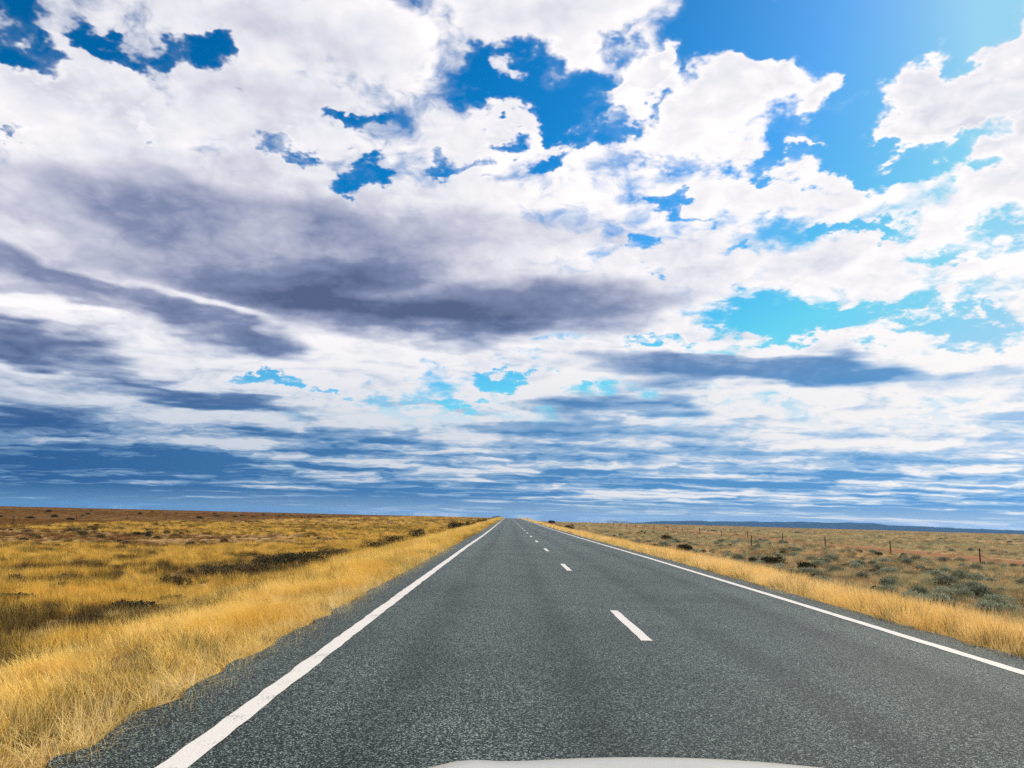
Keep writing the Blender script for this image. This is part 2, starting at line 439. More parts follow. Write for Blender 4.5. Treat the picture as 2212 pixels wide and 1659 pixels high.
def mat_leaf(name, c0, c1, trans=0.2):
    m, g, out = material(name)
    p = g.node('ShaderNodeTexCoord').outputs['Object']
    rnd = g.node('ShaderNodeObjectInfo').outputs['Random']
    n = g.noise(p, 7.0, 3, 0.6)
    c = g.mix(g.step(n, 0.3, 0.7), c0, c1)
    c = g.vec('SCALE', c, scale=g.madd(rnd, 0.7, 0.65))
    d = g.node('ShaderNodeBsdfPrincipled'); g.put(d.inputs['Base Color'], c)
    d.inputs['Roughness'].default_value = 0.7; d.inputs['Specular IOR Level'].default_value = 0.25
    t = g.node('ShaderNodeBsdfTranslucent'); g.put(t.inputs['Color'], c)
    mx = g.node('ShaderNodeMixShader'); mx.inputs[0].default_value = trans
    g.t.links.new(d.outputs[0], mx.inputs[1]); g.t.links.new(t.outputs[0], mx.inputs[2]); g.t.links.new(mx.outputs[0], out.inputs['Surface'])
    return m

def mat_plain(name, c0, c1, scale=8.0, rough=0.7, spec=0.3, metal=0.0):
    m, g, out = material(name)
    n = g.noise(g.node('ShaderNodeTexCoord').outputs['Object'], scale, 4, 0.6)
    principled(g, out, g.mix(n, c0, c1), rough, spec, None, metal)
    return m

M_GROUND, M_ASPHALT, M_PAINT = mat_ground(), mat_asphalt(), mat_paint()
M_BLADE = mat_blade('dry_grass_blades')
M_WOOD = mat_plain('grey_twigs', (0.09, 0.065, 0.045), (0.16, 0.125, 0.09))
M_DARKLEAF = mat_leaf('dark_shrub_leaves', (0.016, 0.018, 0.008), (0.045, 0.045, 0.016), 0.12)
M_SALT = mat_leaf('saltbush_leaves', (0.15, 0.175, 0.12), (0.30, 0.32, 0.22), 0.25)
M_BROWNBUSH = mat_leaf('brown_bush_leaves', (0.04, 0.03, 0.011), (0.12, 0.085, 0.028), 0.15)
M_RUST = mat_plain('rusty_steel_post', (0.035, 0.022, 0.016), (0.10, 0.055, 0.035), 20, 0.8)
M_WIRE = mat_plain('fence_wire_steel', (0.10, 0.09, 0.08), (0.2, 0.18, 0.16), 5, 0.5, 0.5, 0.6)
M_WHITE = mat_plain('white_post_plastic', (0.72, 0.72, 0.70), (0.8, 0.8, 0.78), 6, 0.5)
M_RED = mat_plain('red_reflector', (0.35, 0.02, 0.02), (0.45, 0.03, 0.02), 6, 0.3, 0.5)

# ------------------------------------------------------------------ ground, road, hills
def grid(xs, ys, zf):
    X, Y = np.meshgrid(xs, ys)
    Z = zf(X, Y)
    v = np.stack([X.ravel(), Y.ravel(), Z.ravel()], 1)
    nx, ny = len(xs), len(ys)
    i = np.arange(nx*ny).reshape(ny, nx)
    f = np.stack([i[:-1, :-1].ravel(), i[:-1, 1:].ravel(), i[1:, 1:].ravel(), i[1:, :-1].ravel()], 1)
    return v, f

half = axis(13500, 0.35, 1.085)
xs = np.concatenate([-(half[1:][::-1]) - SEAL, np.array([-SEAL - 0.0, -SEAL + 0.03, 0, SEAL - 0.03, SEAL + 0.0]), half[1:] + SEAL]) + ROAD_X
ya = axis(14500, 1.2, 1.035)
ys = np.concatenate([-axis(120, 1.5, 1.12)[1:][::-1], ya])
v, f = grid(xs, ys, land_z)
ground = tag(mesh_obj('ground', v, f, M_GROUND, smooth=True), kind='structure')

def road_ys(y0, y1):
    a = axis(y1 - y0, 0.10, 1.005) + y0
    return a[a < y1]

rys = road_ys(-25, 760)
wl = (fbm(rys*3.3, rys*0 + 3.1, 5, 5) - 0.5)*0.26
wr = (fbm(rys*3.3, rys*0 + 9.1, 8, 5) - 0.5)*0.26
cols = []
for k, (off, dz) in enumerate([(-SEAL, -0.14), (-SEAL, 0.0), (-2, 0.0), (0, 0.0), (2, 0.0), (SEAL, 0.0), (SEAL, -0.14)]):
    ww = wl if k < 2 else (wr if k > 4 else 0)
    extra = (-0.05 if k == 0 else 0.05 if k == 6 else 0)
    cols.append(np.stack([ROAD_X + off + ww + extra + 0*rys, rys, road_z(rys) + dz], 1))
n = len(rys)
rv = np.concatenate(cols)
rf = [(a*n + j, (a+1)*n + j, (a+1)*n + j + 1, a*n + j + 1) for a in range(6) for j in range(n-1)]
road = tag(mesh_obj('road', rv, rf, M_ASPHALT), kind='structure')

def strip(name, xc, w, y0, y1, wob=0.012, lift=0.004):
    yy = road_ys(y0, y1) if y1 - y0 > 10 else np.linspace(y0, y1, 9)
    a = (value_noise(yy*9, yy*0 + xc, 2) - 0.5)*2*wob; b = (value_noise(yy*9, yy*0 + xc + 7, 4) - 0.5)*2*wob
    drift = (fbm(yy/22, yy*0 + xc, 6, 2) - 0.5)*0.05 if y1 - y0 > 10 else 0*yy
    L = np.stack([xc - w/2 + a + drift, yy, road_z(yy) + lift], 1); R = np.stack([xc + w/2 + b + drift, yy, road_z(yy) + lift], 1)
    m = len(yy)
    return mesh_obj(name, np.concatenate([L, R]), [(j, m + j, m + j + 1, j + 1) for j in range(m-1)], M_PAINT, road)
strip('edge_line', -1.90, 0.165, -20, 700)
strip('edge_line', 5.34, 0.16, -20, 700)
k = 0
while 9.8 + 12*k < 430:
    strip('centre_dash', 1.72, 0.135, 9.75 + 12*k, 12.75 + 12*k); k += 1

def hills():
    prof = [(4, -.60), (8, -.42), (9.5, -.30), (11, -.17), (12.2, -.12), (13.3, -.075), (14.4, -.10), (15.6, -.052), (16.7, -.048), (17.4, .004), (18, -.049), (18.7, .002), (19.4, -.012), (20.5, .049), (21.6, .024), (22.9, .023), (23.7, .078), (25.1, .061), (25.8, -.028), (27, -.068), (28.2, -.067), (29.8, -.123), (31.2, -.134), (32.5, -.145), (33.4, -.165), (36, -.2), (40, -.15), (45, -.25), (52, -.5)]
    a = np.linspace(4, 52, 640); base = np.interp(a, [p[0] for p in prof], [p[1] for p in prof])
    base = base + (fbm(a*2.2, a*0, 21, 4) - 0.5)*0.05
    rows = []
    for t in np.linspace(0, 1, 15):
        R = 9000 + 3600*t
        ridge = np.sin(min(t/0.62, 1)*math.pi/2) if t <= 0.62 else 1 - 0.8*((t - 0.62)/0.38)**2
        top = CAM_H + 11200*np.tan(np.radians(base)) + 0*a
        foot = land_z(R*np.sin(np.radians(a)), R*np.cos(np.radians(a))) - 6
        gul = (fbm(a*3 + t*2, a*0 + t*6, 31, 4) - 0.5)*60*math.sin(math.pi*min(t/0.62, 1))
        z = foot + (np.maximum(top, foot) - foot)*ridge + gul
        rows.append(np.stack([R*np.sin(np.radians(a)), R*np.cos(np.radians(a)), z], 1))
    m = len(a)
    v = np.concatenate(rows)
    f = [(r*m + j, r*m + j + 1, (r+1)*m + j + 1, (r+1)*m + j) for r in range(14) for j in range(m-1)]
    mat = mat_plain('scrub_covered_hillside', (0.012, 0.018, 0.016), (0.03, 0.034, 0.026), 0.01, 0.95, 0.0)
    tag(mesh_obj('hills', v, f, mat, smooth=True), kind='structure')
hills()

# ------------------------------------------------------------------ grass
HIDDEN = []
def ribbon(V, F, base, heading, length, width, lean, droop, seg=3):
    """one blade: a tapering ribbon that leans out and droops"""
    c, s = math.cos(heading), math.sin(heading)
    a = lean; px, pz = 0.0, 0.0; i0 = len(V)
    st = length/seg
    for k in range(seg + 1):
        w = width*(1 - 0.85*k/seg)/2
        x, y = base[0] + c*px, base[1] + s*px
        V.append((x - s*w, y + c*w, base[2] + pz)); V.append((x + s*w, y - c*w, base[2] + pz))
        px += math.sin(a)*st; pz += math.cos(a)*st; a += droop
    for k in range(seg):
        q = i0 + 2*k; F.append((q, q + 1, q + 3, q + 2))

def tuft(name, n, h, spread, width, lean, droop, seed, seg=3, heads=False):
    r = random.Random(seed); V, F = [], []
    for i in range(n):
        t = r.random()*2*PI; d = spread*math.sqrt(r.random())
        hd = t + r.gauss(0, 0.7)
        L = h*(0.55 + 0.6*r.random())
        ribbon(V, F, (d*math.cos(t), d*math.sin(t), -0.02), hd, L, width*(0.7 + 0.6*r.random()), abs(r.gauss(lean*0.6, lean*0.6)) + 0.35*d/spread*lean, droop*(0.4 + r.random()), seg)
    o = mesh_obj(name, V, F, M_BLADE, link=False)
    return o

def collection(name, objs):
    c = bpy.data.collections.new(name)
    for o in objs: c.objects.link(o)
    return c

TALL = collection('tall_grass_kinds', [tuft('tall_grass_tuft', 70, 0.50, 0.16, 0.0055, 0.28, 0.16, 100 + i) for i in range(5)])
FIELD = collection('field_grass_kinds', [tuft('field_grass_tuft', 75, 0.34, 0.15, 0.007, 0.62, 0.10, 200 + i) for i in range(5)])
FLAT = collection('flattened_grass_kinds', [tuft('flattened_grass_tuft', 40, 0.36, 0.16, 0.0065, 1.2, 0.12, 300 + i) for i in range(4)])

def scatter(name, P, rot, scl, tint, coll, npick):
    me = bpy.data.meshes.new(name)
    me.vertices.add(len(P)); me.vertices.foreach_set('co', np.asarray(P, np.float32).ravel())
    for an, data in (('rot', rot), ('scl', scl), ('tint', tint)):
        at = me.attributes.new(an, 'FLOAT_VECTOR', 'POINT'); at.data.foreach_set('vector', np.asarray(data, np.float32).ravel())
    at = me.attributes.new('pick', 'INT', 'POINT'); at.data.foreach_set('value', RNG.integers(0, npick, len(P)).astype(np.int32))
    me.materials.append(M_BLADE)
    me.update()
    o = bpy.data.objects.new(name, me); SC.collection.objects.link(o)
    ng = bpy.data.node_groups.new(name + '_spread', 'GeometryNodeTree')
    ng.interface.new_socket('Geometry', in_out='INPUT', socket_type='NodeSocketGeometry')
    ng.interface.new_socket('Geometry', in_out='OUTPUT', socket_type='NodeSocketGeometry')
    N = ng.nodes; L = ng.links
    gi, go = N.new('NodeGroupInput'), N.new('NodeGroupOutput')
    ci = N.new('GeometryNodeCollectionInfo'); ci.inputs['Collection'].default_value = coll
    ci.inputs['Separate Children'].default_value = True; ci.inputs['Reset Children'].default_value = True
    ip = N.new('GeometryNodeInstanceOnPoints'); ip.inputs['Pick Instance'].default_value = True
    def attr(nm, ty):
        a = N.new('GeometryNodeInputNamedAttribute'); a.data_type = ty; a.inputs['Name'].default_value = nm
        return a.outputs['Attribute']
    L.new(gi.outputs[0], ip.inputs['Points']); L.new(ci.outputs[0], ip.inputs['Instance'])
    L.new(attr('pick', 'INT'), ip.inputs['Instance Index'])
    L.new(attr('rot', 'FLOAT_VECTOR'), ip.inputs['Rotation']); L.new(attr('scl', 'FLOAT_VECTOR'), ip.inputs['Scale'])
    L.new(ip.outputs[0], go.inputs[0])
    md = o.modifiers.new('spread', 'NODES'); md.node_group = ng
    return o

def lerp(a, b, t): return np.asarray(a)*(1 - t)[:, None] + np.asarray(b)*t[:, None]

def verge():
    P, S, T = [], [], []
    for side, width in ((-1, 4.2), (1, 2.3)):
        for (y0, y1, dens) in ((0, 14, 40), (14, 40, 30), (40, 90, 13), (90, 200, 6), (200, 470, 2.2)):
            n = int((y1 - y0)*width*dens)
            y = RNG.uniform(y0, y1, n); d = RNG.uniform(-0.05, 1, n)*width
            d = d + (fbm(y/2.2, y*0 + side*5, 12, 3) - 0.5)*0.5
            x = ROAD_X + side*(SEAL + d)
            edge = smooth01((d + 0.1)/(0.9 if side < 0 else 0.45))
            tail = 1 - smooth01((d - width*0.78)/(width*0.30))
            clump = fbm(x*0.95, y*0.95, 15, 3)
            keep = RNG.random(n) < (0.25 + 0.75*edge)*(0.25 + 0.75*tail)*np.where(clump < (0.435 if side < 0 else 0.36), 0.10 if side < 0 else 0.5, 1.0)
            keep &= d > -0.12
            x, y, d, edge, tail, clump = x[keep], y[keep], d[keep], edge[keep], tail[keep], clump[keep]
            n = len(x)
            far = 1 + smooth01((y - 50)/300)*1.8
            patch = fbm(x*0.45, y*0.45, 77, 3)
            h = (0.40 + 0.62*edge)*(0.70 + 0.40*tail)*RNG.uniform(0.7, 1.2, n)*((0.34 + 1.3*np.clip(patch, .15, .85)) if side < 0 else (0.75 + 0.5*np.clip(patch, .15, .85))) * (0.68 if side > 0 else 0.36 + 0.50*smooth01((y - 7)/26))
            P.append(np.stack([x, y, land_z(x, y)], 1)); S.append(np.stack([far*RNG.uniform(.8, 1.2, n), far*RNG.uniform(.8, 1.2, n), h*1.05], 1))
            v = fbm(x*0.6, y*0.35, 18, 4); u = RNG.random(n)
            gold = lerp((0.72, 0.45, 0.065), (0.94, 0.68, 0.21), smooth01((v - .3)/.4)*0.6 + 0.4*u) if side < 0 else lerp((0.85, 0.56, 0.16), (0.95, 0.70, 0.31), smooth01((v - .3)/.4)*0.5 + 0.5*u)
            dk = (RNG.random(n) < np.where(fbm(x*0.9, y*0.9, 79, 3) < 0.43, 0.55, 0.03)*(1.0 if side < 0 else 0.35)) | ((d < 0.35) & (RNG.random(n) < 0.30))
            gold[dk] = np.array((0.20, 0.155, 0.045))*RNG.uniform(.6, 1.2, (dk.sum(), 1))
            T.append(gold)
    P, S, T = map(np.concatenate, (P, S, T)); n = len(P)
    R = np.stack([RNG.normal(0, .10, n), RNG.normal(0, .10, n), RNG.uniform(0, 2*PI, n)], 1)
    tag(scatter('verge_grass', P, R, S, T, TALL, 5), 'tall golden dry grass lining both edges of the road', 'grass', kind='stuff')

def flat_grass():
    n = 9000
    y = RNG.uniform(1, 34, n); d = RNG.uniform(-0.3, 6.5, n); x = ROAD_X - SEAL - d
    c = fbm(x*0.5, y*0.22, 40, 3)
    keep = (RNG.random(n) < np.where(c > 0.5, 0.9, 0.16)) | ((d < 0.7) & (RNG.random(n) < 0.7))
    x, y = x[keep], y[keep]
    n2 = 900; y2 = RNG.uniform(3, 60, n2); x2 = ROAD_X + SEAL + RNG.uniform(-0.2, 0.5, n2)
    x, y = np.concatenate([x, x2]), np.concatenate([y, y2]); n = len(x)
    P = np.stack([x, y, land_z(x, y) + 0.03], 1)
    R = np.stack([RNG.normal(0, .1, n), RNG.normal(0, .1, n), RNG.uniform(0, 2*PI, n)], 1)
    S = np.stack([RNG.uniform(.45, .95, n)]*2 + [RNG.uniform(.5, .9, n)], 1)
    T = lerp((0.66, 0.41, 0.065), (0.86, 0.70, 0.34), RNG.random(n))
    tag(scatter('flattened_grass', P, R, S, T, FLAT, 4), 'pale flattened grass stalks lying along the road verge', 'grass', kind='stuff')

def field():
    P, S, T = [], [], []
    for (r0, r1, n) in ((4, 22, 15000), (22, 60, 42000), (60, 150, 62000), (150, 330, 52000), (330, 640, 40000)):
        r = np.sqrt(RNG.uniform(r0*r0, r1*r1, n)); a = np.radians(RNG.uniform(-46, 46, n))
        x, y = r*np.sin(a), r*np.cos(a)
        d = np.abs(x - ROAD_X) - SEAL; left = x < ROAD_X
        start = np.where(left, 3.2, 1.7) + (fbm(y/3, x*0, 50, 3) - 0.5)*1.2
        big = fbm(x/12, y/6, 252, 4); mid = fbm(x/3.2, y/3.2, 54, 3); vast = fbm(x/70, y/35, 56, 3)
        gap = np.where(mid < 0.44, 0.30, 1.0)*np.where(left & (big < 0.40), 0.6, 1.0)
        wob = (fbm(x/4, y/4, 58, 3) - 0.5)*3
        track = (x + wob > 35.2) & (x + wob < 41.5)
        ltr = x + wob < -55.5
        p = gap*np.where(track, 0.05, 1.0)*np.where(ltr, 0.55, 1.0)
        keep = (d > start) & (RNG.random(n) < p)
        x, y, r, d, left, big, mid, vast, ltr, track = (q[keep] for q in (x, y, r, d, left, big, mid, vast, ltr, track)); n = len(x)
        u = RNG.random(n); w = RNG.random(n)
        # left: gold with olive and dark tussocks; right: tan, straw and grey green
        tl = lerp((0.60, 0.37, 0.05), (0.86, 0.57, 0.13), u)
        olive = lerp((0.25, 0.155, 0.026), (0.42, 0.29, 0.055), u)
        dark = lerp((0.045, 0.030, 0.010), (0.11, 0.070, 0.020), u)
        tl = np.where((w < 0.16 + 0.2*(mid < .5))[:, None], olive, tl)
        spot = fbm(x/1.6, y/1.6, 61, 2)
        tl = np.where(((w > 0.93) | ((big < 0.40) & (w > 0.30)) | ((spot < 0.41) & (w > 0.25)))[:, None], dark, tl)
        bd = np.exp(-((y - 62 - 0.22*(x + 30))/15.0)**2)*smooth01((-11 - x)/8)*np.clip(fbm(x/7, y/4, 71, 3)*2.1, 0, 1.3)
        rusty = lerp((0.10, 0.038, 0.010), (0.26, 0.105, 0.024), u)
        rs = left & ((bd > 0.62) | ((fbm(x/18, y/11, 73, 3) > 0.60) & (r > 60) & (w > 0.2)))
        tl = np.where((rs & (w > 0.16))[:, None], rusty, tl)
        tl = np.where((rs & (w > 0.62))[:, None], dark*0.9, tl)
        brown = lerp((0.095, 0.042, 0.008), (0.25, 0.115, 0.018), u)
        tl = np.where(ltr[:, None], brown, tl)
        ta = lerp((0.46, 0.31, 0.135), (0.74, 0.55, 0.29), u)
        og = lerp((0.22, 0.225, 0.115), (0.42, 0.40, 0.21), u)
        br = lerp((0.13, 0.085, 0.035), (0.25, 0.16, 0.065), u)
        sel = w + (big - 0.5)*1.3
        tr = np.where((sel < 0.43)[:, None], og, ta); tr = np.where((sel > 0.80)[:, None], br, tr)
        tr = np.where(((spot < 0.36) & (w > 0.3))[:, None], lerp((0.09, 0.085, 0.045), (0.18, 0.16, 0.085), u), tr)
        close = smooth01(1 - (d - 2)/3.0)[:, None]
        tr = tr*(1 - 0.5*close) + np.array((0.62, 0.42, 0.16))*0.5*close
        farr = smooth01((r - 200)/200)[:, None]
        tr = tr*(1 - 0.4*farr) + np.array((0.40, 0.25, 0.11))*0.4*farr
        # stay golden beside the road far ahead
        t = np.where(left[:, None], tl, tr)
        far = 1 + smooth01((r - 30)/350)*2.8
        hh = RNG.uniform(.6, 1.25, n)*np.where(rs, 0.6, 1.0)*(0.45 + 1.1*np.clip(fbm(x/1.4, y/1.4, 63, 2), 0, 1))*(1 + 0.25*smooth01((r - 80)/300))*np.where(ltr, 0.6, 1.0)*np.where(left, 1.0, 0.9)
        P.append(np.stack([x, y, land_z(x, y)], 1)); T.append(t)
        S.append(np.stack([far*RNG.uniform(.8, 1.3, n), far*RNG.uniform(.8, 1.3, n), hh], 1))
    P, S, T = map(np.concatenate, (P, S, T)); n = len(P)
    R = np.stack([RNG.normal(0, .06, n), RNG.normal(0, .06, n), RNG.uniform(0, 2*PI, n)], 1)
    tag(scatter('plain_grass', P, R, S, T, FIELD, 5), 'dry tussock grass covering the plain on both sides of the road', 'grass', kind='stuff')

verge(); flat_grass(); field()

# ------------------------------------------------------------------ shrubs
def leaf_mass(V, F, r, n, lumps, leaf):
    """leaf-sized quads filling a few overlapping lumps"""
    for i in range(n):
        cx, cy, cz, rx, ry, rz = lumps[r.randrange(len(lumps))]
        t, q = r.random()*2*PI, r.uniform(-0.5, 1)
        k = (0.35 + 0.65*r.random())**0.5*(0.9 + 0.22*r.random())
        s = math.sqrt(max(0, 1 - q*q))
        p = Vector((cx + rx*k*s*math.cos(t), cy + ry*k*s*math.sin(t), max(0.02, cz + rz*k*q)))
        a = Vector((r.gauss(0, 1), r.gauss(0, 1), r.gauss(0, 1) + 0.6)).normalized()
        b = a.cross(Vector((r.gauss(0, 1), r.gauss(0, 1), r.gauss(0, 1)))).normalized()
        L = leaf*(0.6 + 0.8*r.random()); W = L*0.42
        i0 = len(V)
        V += [p - b*W*0.2, p + a*L*0.5 - b*W, p + a*L, p + a*L*0.5 + b*W]
        F.append((i0, i0+1, i0+2, i0+3))

def twigs(V, F, r, n, rad_, h):
    for i in range(n):
        t = r.random()*2*PI; tip = Vector((rad_*math.cos(t)*r.uniform(.3, .95), rad_*math.sin(t)*r.uniform(.3, .95), h*r.uniform(.5, 1.0)))
        base = Vector((tip.x*0.12, tip.y*0.12, -0.03)); mid = base.lerp(tip, 0.5) + Vector((r.gauss(0, .04), r.gauss(0, .04), h*0.08))
        pts = [base, mid, tip]; w = [0.012, 0.008, 0.003]; i0 = len(V)
        for p, ww in zip(pts, w):
            for k in range(4): V.append(p + Vector((math.cos(k*PI/2)*ww, math.sin(k*PI/2)*ww, 0)))
        for s in range(2):
            for k in range(4): F.append((i0 + s*4 + k, i0 + s*4 + (k+1) % 4, i0 + s*4 + 4 + (k+1) % 4, i0 + s*4 + 4 + k))

def shrub(x, y, w, h, depth, seed, label, mat=M_DARKLEAF, cat='shrub', n=1500, leaf=0.07, lumps=5, group=None, name='shrub'):
    r = random.Random(seed)
    root = empty(name, (x, y, float(land_z(x, y))))
    tag(root, label, cat, group)
    LS = []
    for k in range(lumps):
        u = (k + 0.5)/lumps*2 - 1
        LS.append((u*w*0.36 + r.gauss(0, w*0.03), r.gauss(0, depth*0.18), h*r.uniform(.30, .46), w*r.uniform(.6, .95)/lumps + 0.12*w, depth*r.uniform(.3, .5), h*r.uniform(.42, .60)))
    V, F = [], []; leaf_mass(V, F, r, n, LS, leaf)
    mesh_obj('foliage', V, F, mat, root)
    V, F = [], []; twigs(V, F, r, 22, w*0.42, h*0.85)
    mesh_obj('stems', V, F, M_WOOD, root)
    return root

shrub(-7.75, 118, 3.0, 1.5, 1.8, 1, 'broad rounded near-black shrub standing clear in golden grass left of the road', n=2600, leaf=.10, lumps=6)
shrub(-6.05, 117.5, 1.1, 1.2, 0.9, 2, 'small dark shrub touching the right side of the broad near-black shrub', n=700, leaf=.09, lumps=3)
shrub(-8.9, 76.5, 1.7, 1.15, 1.2, 3, 'dark leafy shrub with a pale ragged top, midway along the left verge', n=1300, leaf=.08, lumps=4)
shrub(-8.15, 56.5, 1.5, 0.95, 1.1, 4, 'low dark shrub leaning right, its long tail of scrub trailing to the left', n=1200, leaf=.07, lumps=4)
shrub(-9.0, 53.8, 1.8, 0.6, 1.0, 5, 'flat trailing scrub at the left end of the leaning dark shrub', M_BROWNBUSH, n=900, leaf=.07, lumps=4)
# the long dark row beside the left verge
for i, (gx, gy, ww, hh) in enumerate([(718, 1203, 1.6, .55), (672, 1211, 1.7, .62), (622, 1219, 1.5, .60), (585, 1228, 1.3, .60), (545, 1238, 1.5, .46), (505, 1240, 1.3, .42), (470, 1244, 1.2, .38)]):
    d = view_ray(gx, gy); t = (-1.05 - CAM_H)/d.z; p = d*t
    shrub(p.x, p.y, ww, hh, 0.9, 30 + i, ['farthest, thin-topped dark shrub of the long row beside the left verge', 'second farthest shrub of the long dark row beside the left verge', 'tall bushy black shrub in the middle of the long dark row on the left',
          'bushy black shrub just left of the tallest one in the long dark row', 'low brown-black shrub left of centre in the long row beside the verge', 'second nearest low shrub of the long dark row beside the left verge', 'nearest and lowest shrub of the long dark row beside the left verge'][i],
          M_DARKLEAF if i in (1, 2, 3) else M_BROWNBUSH, n=1300, leaf=.06, lumps=4, group='dark shrubs in a row beside the left verge')
for i, (gx, gy, ww, hh, lb) in enumerate([(295, 1318, 1.1, .27, 'dark mounded shrub behind the pale fallen stalks on the left verge'), (192, 1348, 1.0, .24, 'dark scrubby bush nearest the camera on the left, just behind tall golden grass'),
        (370, 1302, .5, .24, 'small dark tussock bush right of the mounded shrub behind the fallen stalks'), (20, 1296, 1.1, .24, 'low dark bush at the left edge of the picture'), (150, 1270, .9, .22, 'low olive-brown bush among golden grass near the left picture edge')]):
    d = view_ray(gx, gy); t = (-1.05 - CAM_H)/d.z; p = d*t
    shrub(p.x, p.y, ww, hh, 0.8, 50 + i, lb, M_DARKLEAF if i == 0 else M_BROWNBUSH, n=1200, leaf=.05, lumps=4)
for i, (gx, gy, ww, hh, lb) in enumerate([(1229, 1146, 1.5, 1.0, 'small round dark bush on the right verge, nearest of those by the far road'), (1205, 1137, 1.5, .7, 'low brownish bush on the right, left of the round dark bush'), (1112+80, 1127.5, 2.4, 1.3, 'dark bush by the white guide post on the far right verge'),
        (1042, 1131, 2.4, .9, 'dark bush near the left verge, beyond the broad near-black shrub'), (1026, 1131, 1.5, .8, 'tiny dark bush in golden grass, left of another far bush on the left'), (1055, 1123.5, 7.5, 1.1, 'wide dark reddish thicket far down the left side of the road'), (1073, 1119.5, 6.0, 1.5, 'dark thicket by the crest of the road on the left'),
        (1128+6, 1119.5, 7.0, 1.5, 'blue-grey clump of low trees by the crest of the road on the right'), (1335, 1123.5, 14.0, 1.6, 'long low dark clump of trees on the horizon right of the road'),
        (1440, 1165, 1.3, .6, 'dark brown scrub bush in the pale right-hand plain, before the fence'), (1480, 1188, 1.1, .55, 'dark rounded saltbush before the fence, close behind the right verge grass'), (1668, 1218, 1.1, .6, 'dark upright blue-grey bush close behind the right verge grass'), (1745, 1228, .9, .45, 'low dark bush right of the upright blue-grey bush by the right verge')]):
    d = view_ray(gx, gy); zb = -1.0 if i in (9, 10, 11, 12) else -0.55
    t = (zb - CAM_H)/min(d.z, -0.0031); t = min(t, 470 if i < 8 else 380); p = d*t
    shrub(p.x, p.y, ww, hh, ww*0.7, 70 + i, lb, M_BROWNBUSH if i in (1, 5, 9) else M_DARKLEAF, 'bush' if i != 8 and i != 7 else 'tree clump', n=1100, leaf=.09 if ww < 2 else .16, lumps=4 if ww < 3 else 8)

# saltbush dotted over the plain: five shapes, each plant an object of its own
def salt_shape(i, mat, leaf=0.05, n=830):
    r = random.Random(900 + i); V, F = [], []
    LS = [(0, 0, .14, .26, .26, .2)] + [(r.gauss(0, .11), r.gauss(0, .11), r.uniform(.10, .17), r.uniform(.2, .30), r.uniform(.2, .30), r.uniform(.14, .24)) for _ in range(3)]
    leaf_mass(V, F, r, n, LS, leaf); twigs(V, F, r, 8, .3, .3)
    return mesh_obj('saltbush', V, F, mat, link=False).data
SALT = [salt_shape(i, M_SALT) for i in range(5)]
BROWN = [salt_shape(10 + i, M_BROWNBUSH) for i in range(4)]
DARKB = [salt_shape(20 + i, M_DARKLEAF) for i in range(3)]
def dot(count, xr, yr, meshes, size, name, label, cat, group, seed, dens=None, zs=(.55, 1.05)):
    r = random.Random(seed); made = 0; tries = 0
    while made < count and tries < count*60:
        tries += 1
        y = yr[0]*(yr[1]/yr[0])**r.random(); x = r.uniform(*xr)
        if abs(math.degrees(math.atan2(x, y))) > 37: continue
        if 34.6 < x < 42 or -59 < x < -54.5: continue
        if dens and float(fbm(np.array([x/9.0]), np.array([y/9.0]), seed, 3)[0]) < dens: continue
        o = bpy.data.objects.new(name, meshes[made % len(meshes)])
        s = r.uniform(*size)
        o.location = (x, y, float(land_z(x, y))); o.scale = (s*r.uniform(.85, 1.7), s*r.uniform(.85, 1.5), s*r.uniform(*zs)); o.rotation_euler.z = r.uniform(0, 6.28)
        SC.collection.objects.link(o); tag(o, label, cat, group); made += 1
dot(230, (9.5, 34), (15, 115), SALT, (.5, 1.1), 'saltbush', 'low grey-green saltbush dotting the plain between the right verge and the fence', 'saltbush', 'saltbushes between the right verge and the fence', 401, .42, (.9, 1.4))
dot(70, (43, 120), (58, 220), SALT, (.8, 1.5), 'saltbush', 'grey-green saltbush on the open plain beyond the right-hand fence', 'saltbush', 'saltbushes beyond the right fence', 402, .45)
dot(50, (10, 34), (20, 150), DARKB, (.45, .95), 'dark_bush', 'small dark bush scattered among pale grass before the right-hand fence', 'bush', 'dark bushes before the right fence', 403, .45, (.9, 1.3))
dot(90, (-53, -10.5), (24, 150), BROWN, (.55, 1.1), 'brown_bush', 'low brown bush scattered through the golden grass before the left fence', 'bush', 'brown bushes before the left fence', 404, .48)
dot(45, (-53, -11), (30, 150), DARKB, (.5, 1.0), 'dark_bush', 'small near-black bush scattered through golden grass before the left fence', 'bush', 'dark bushes before the left fence', 405, .45)
dot(30, (-150, -60), (100, 330), DARKB, (1.1, 2.0), 'dark_bush', 'dark bush on the brown plain beyond the left-hand fence', 'bush', 'dark bushes beyond the left fence', 406)

# ------------------------------------------------------------------ fences and posts
def star_post(h, tilt, seed):
    """a three-winged steel picket"""
    V, F = [], []
    for k in range(3):
        a = k*2*PI/3; c, s = math.cos(a), math.sin(a); w, t = 0.042, 0.007
        i0 = len(V)
        for z in (-0.3, h):
            for (u, q) in ((0.002, -t), (w, -t*0.6), (w, t*0.6), (0.002, t)):
                V.append((c*u - s*q, s*u + c*q, z))
        F += [(i0, i0+1, i0+5, i0+4), (i0+1, i0+2, i0+6, i0+5), (i0+2, i0+3, i0+7, i0+6), (i0+4, i0+5, i0+6, i0+7)]
    return V, F

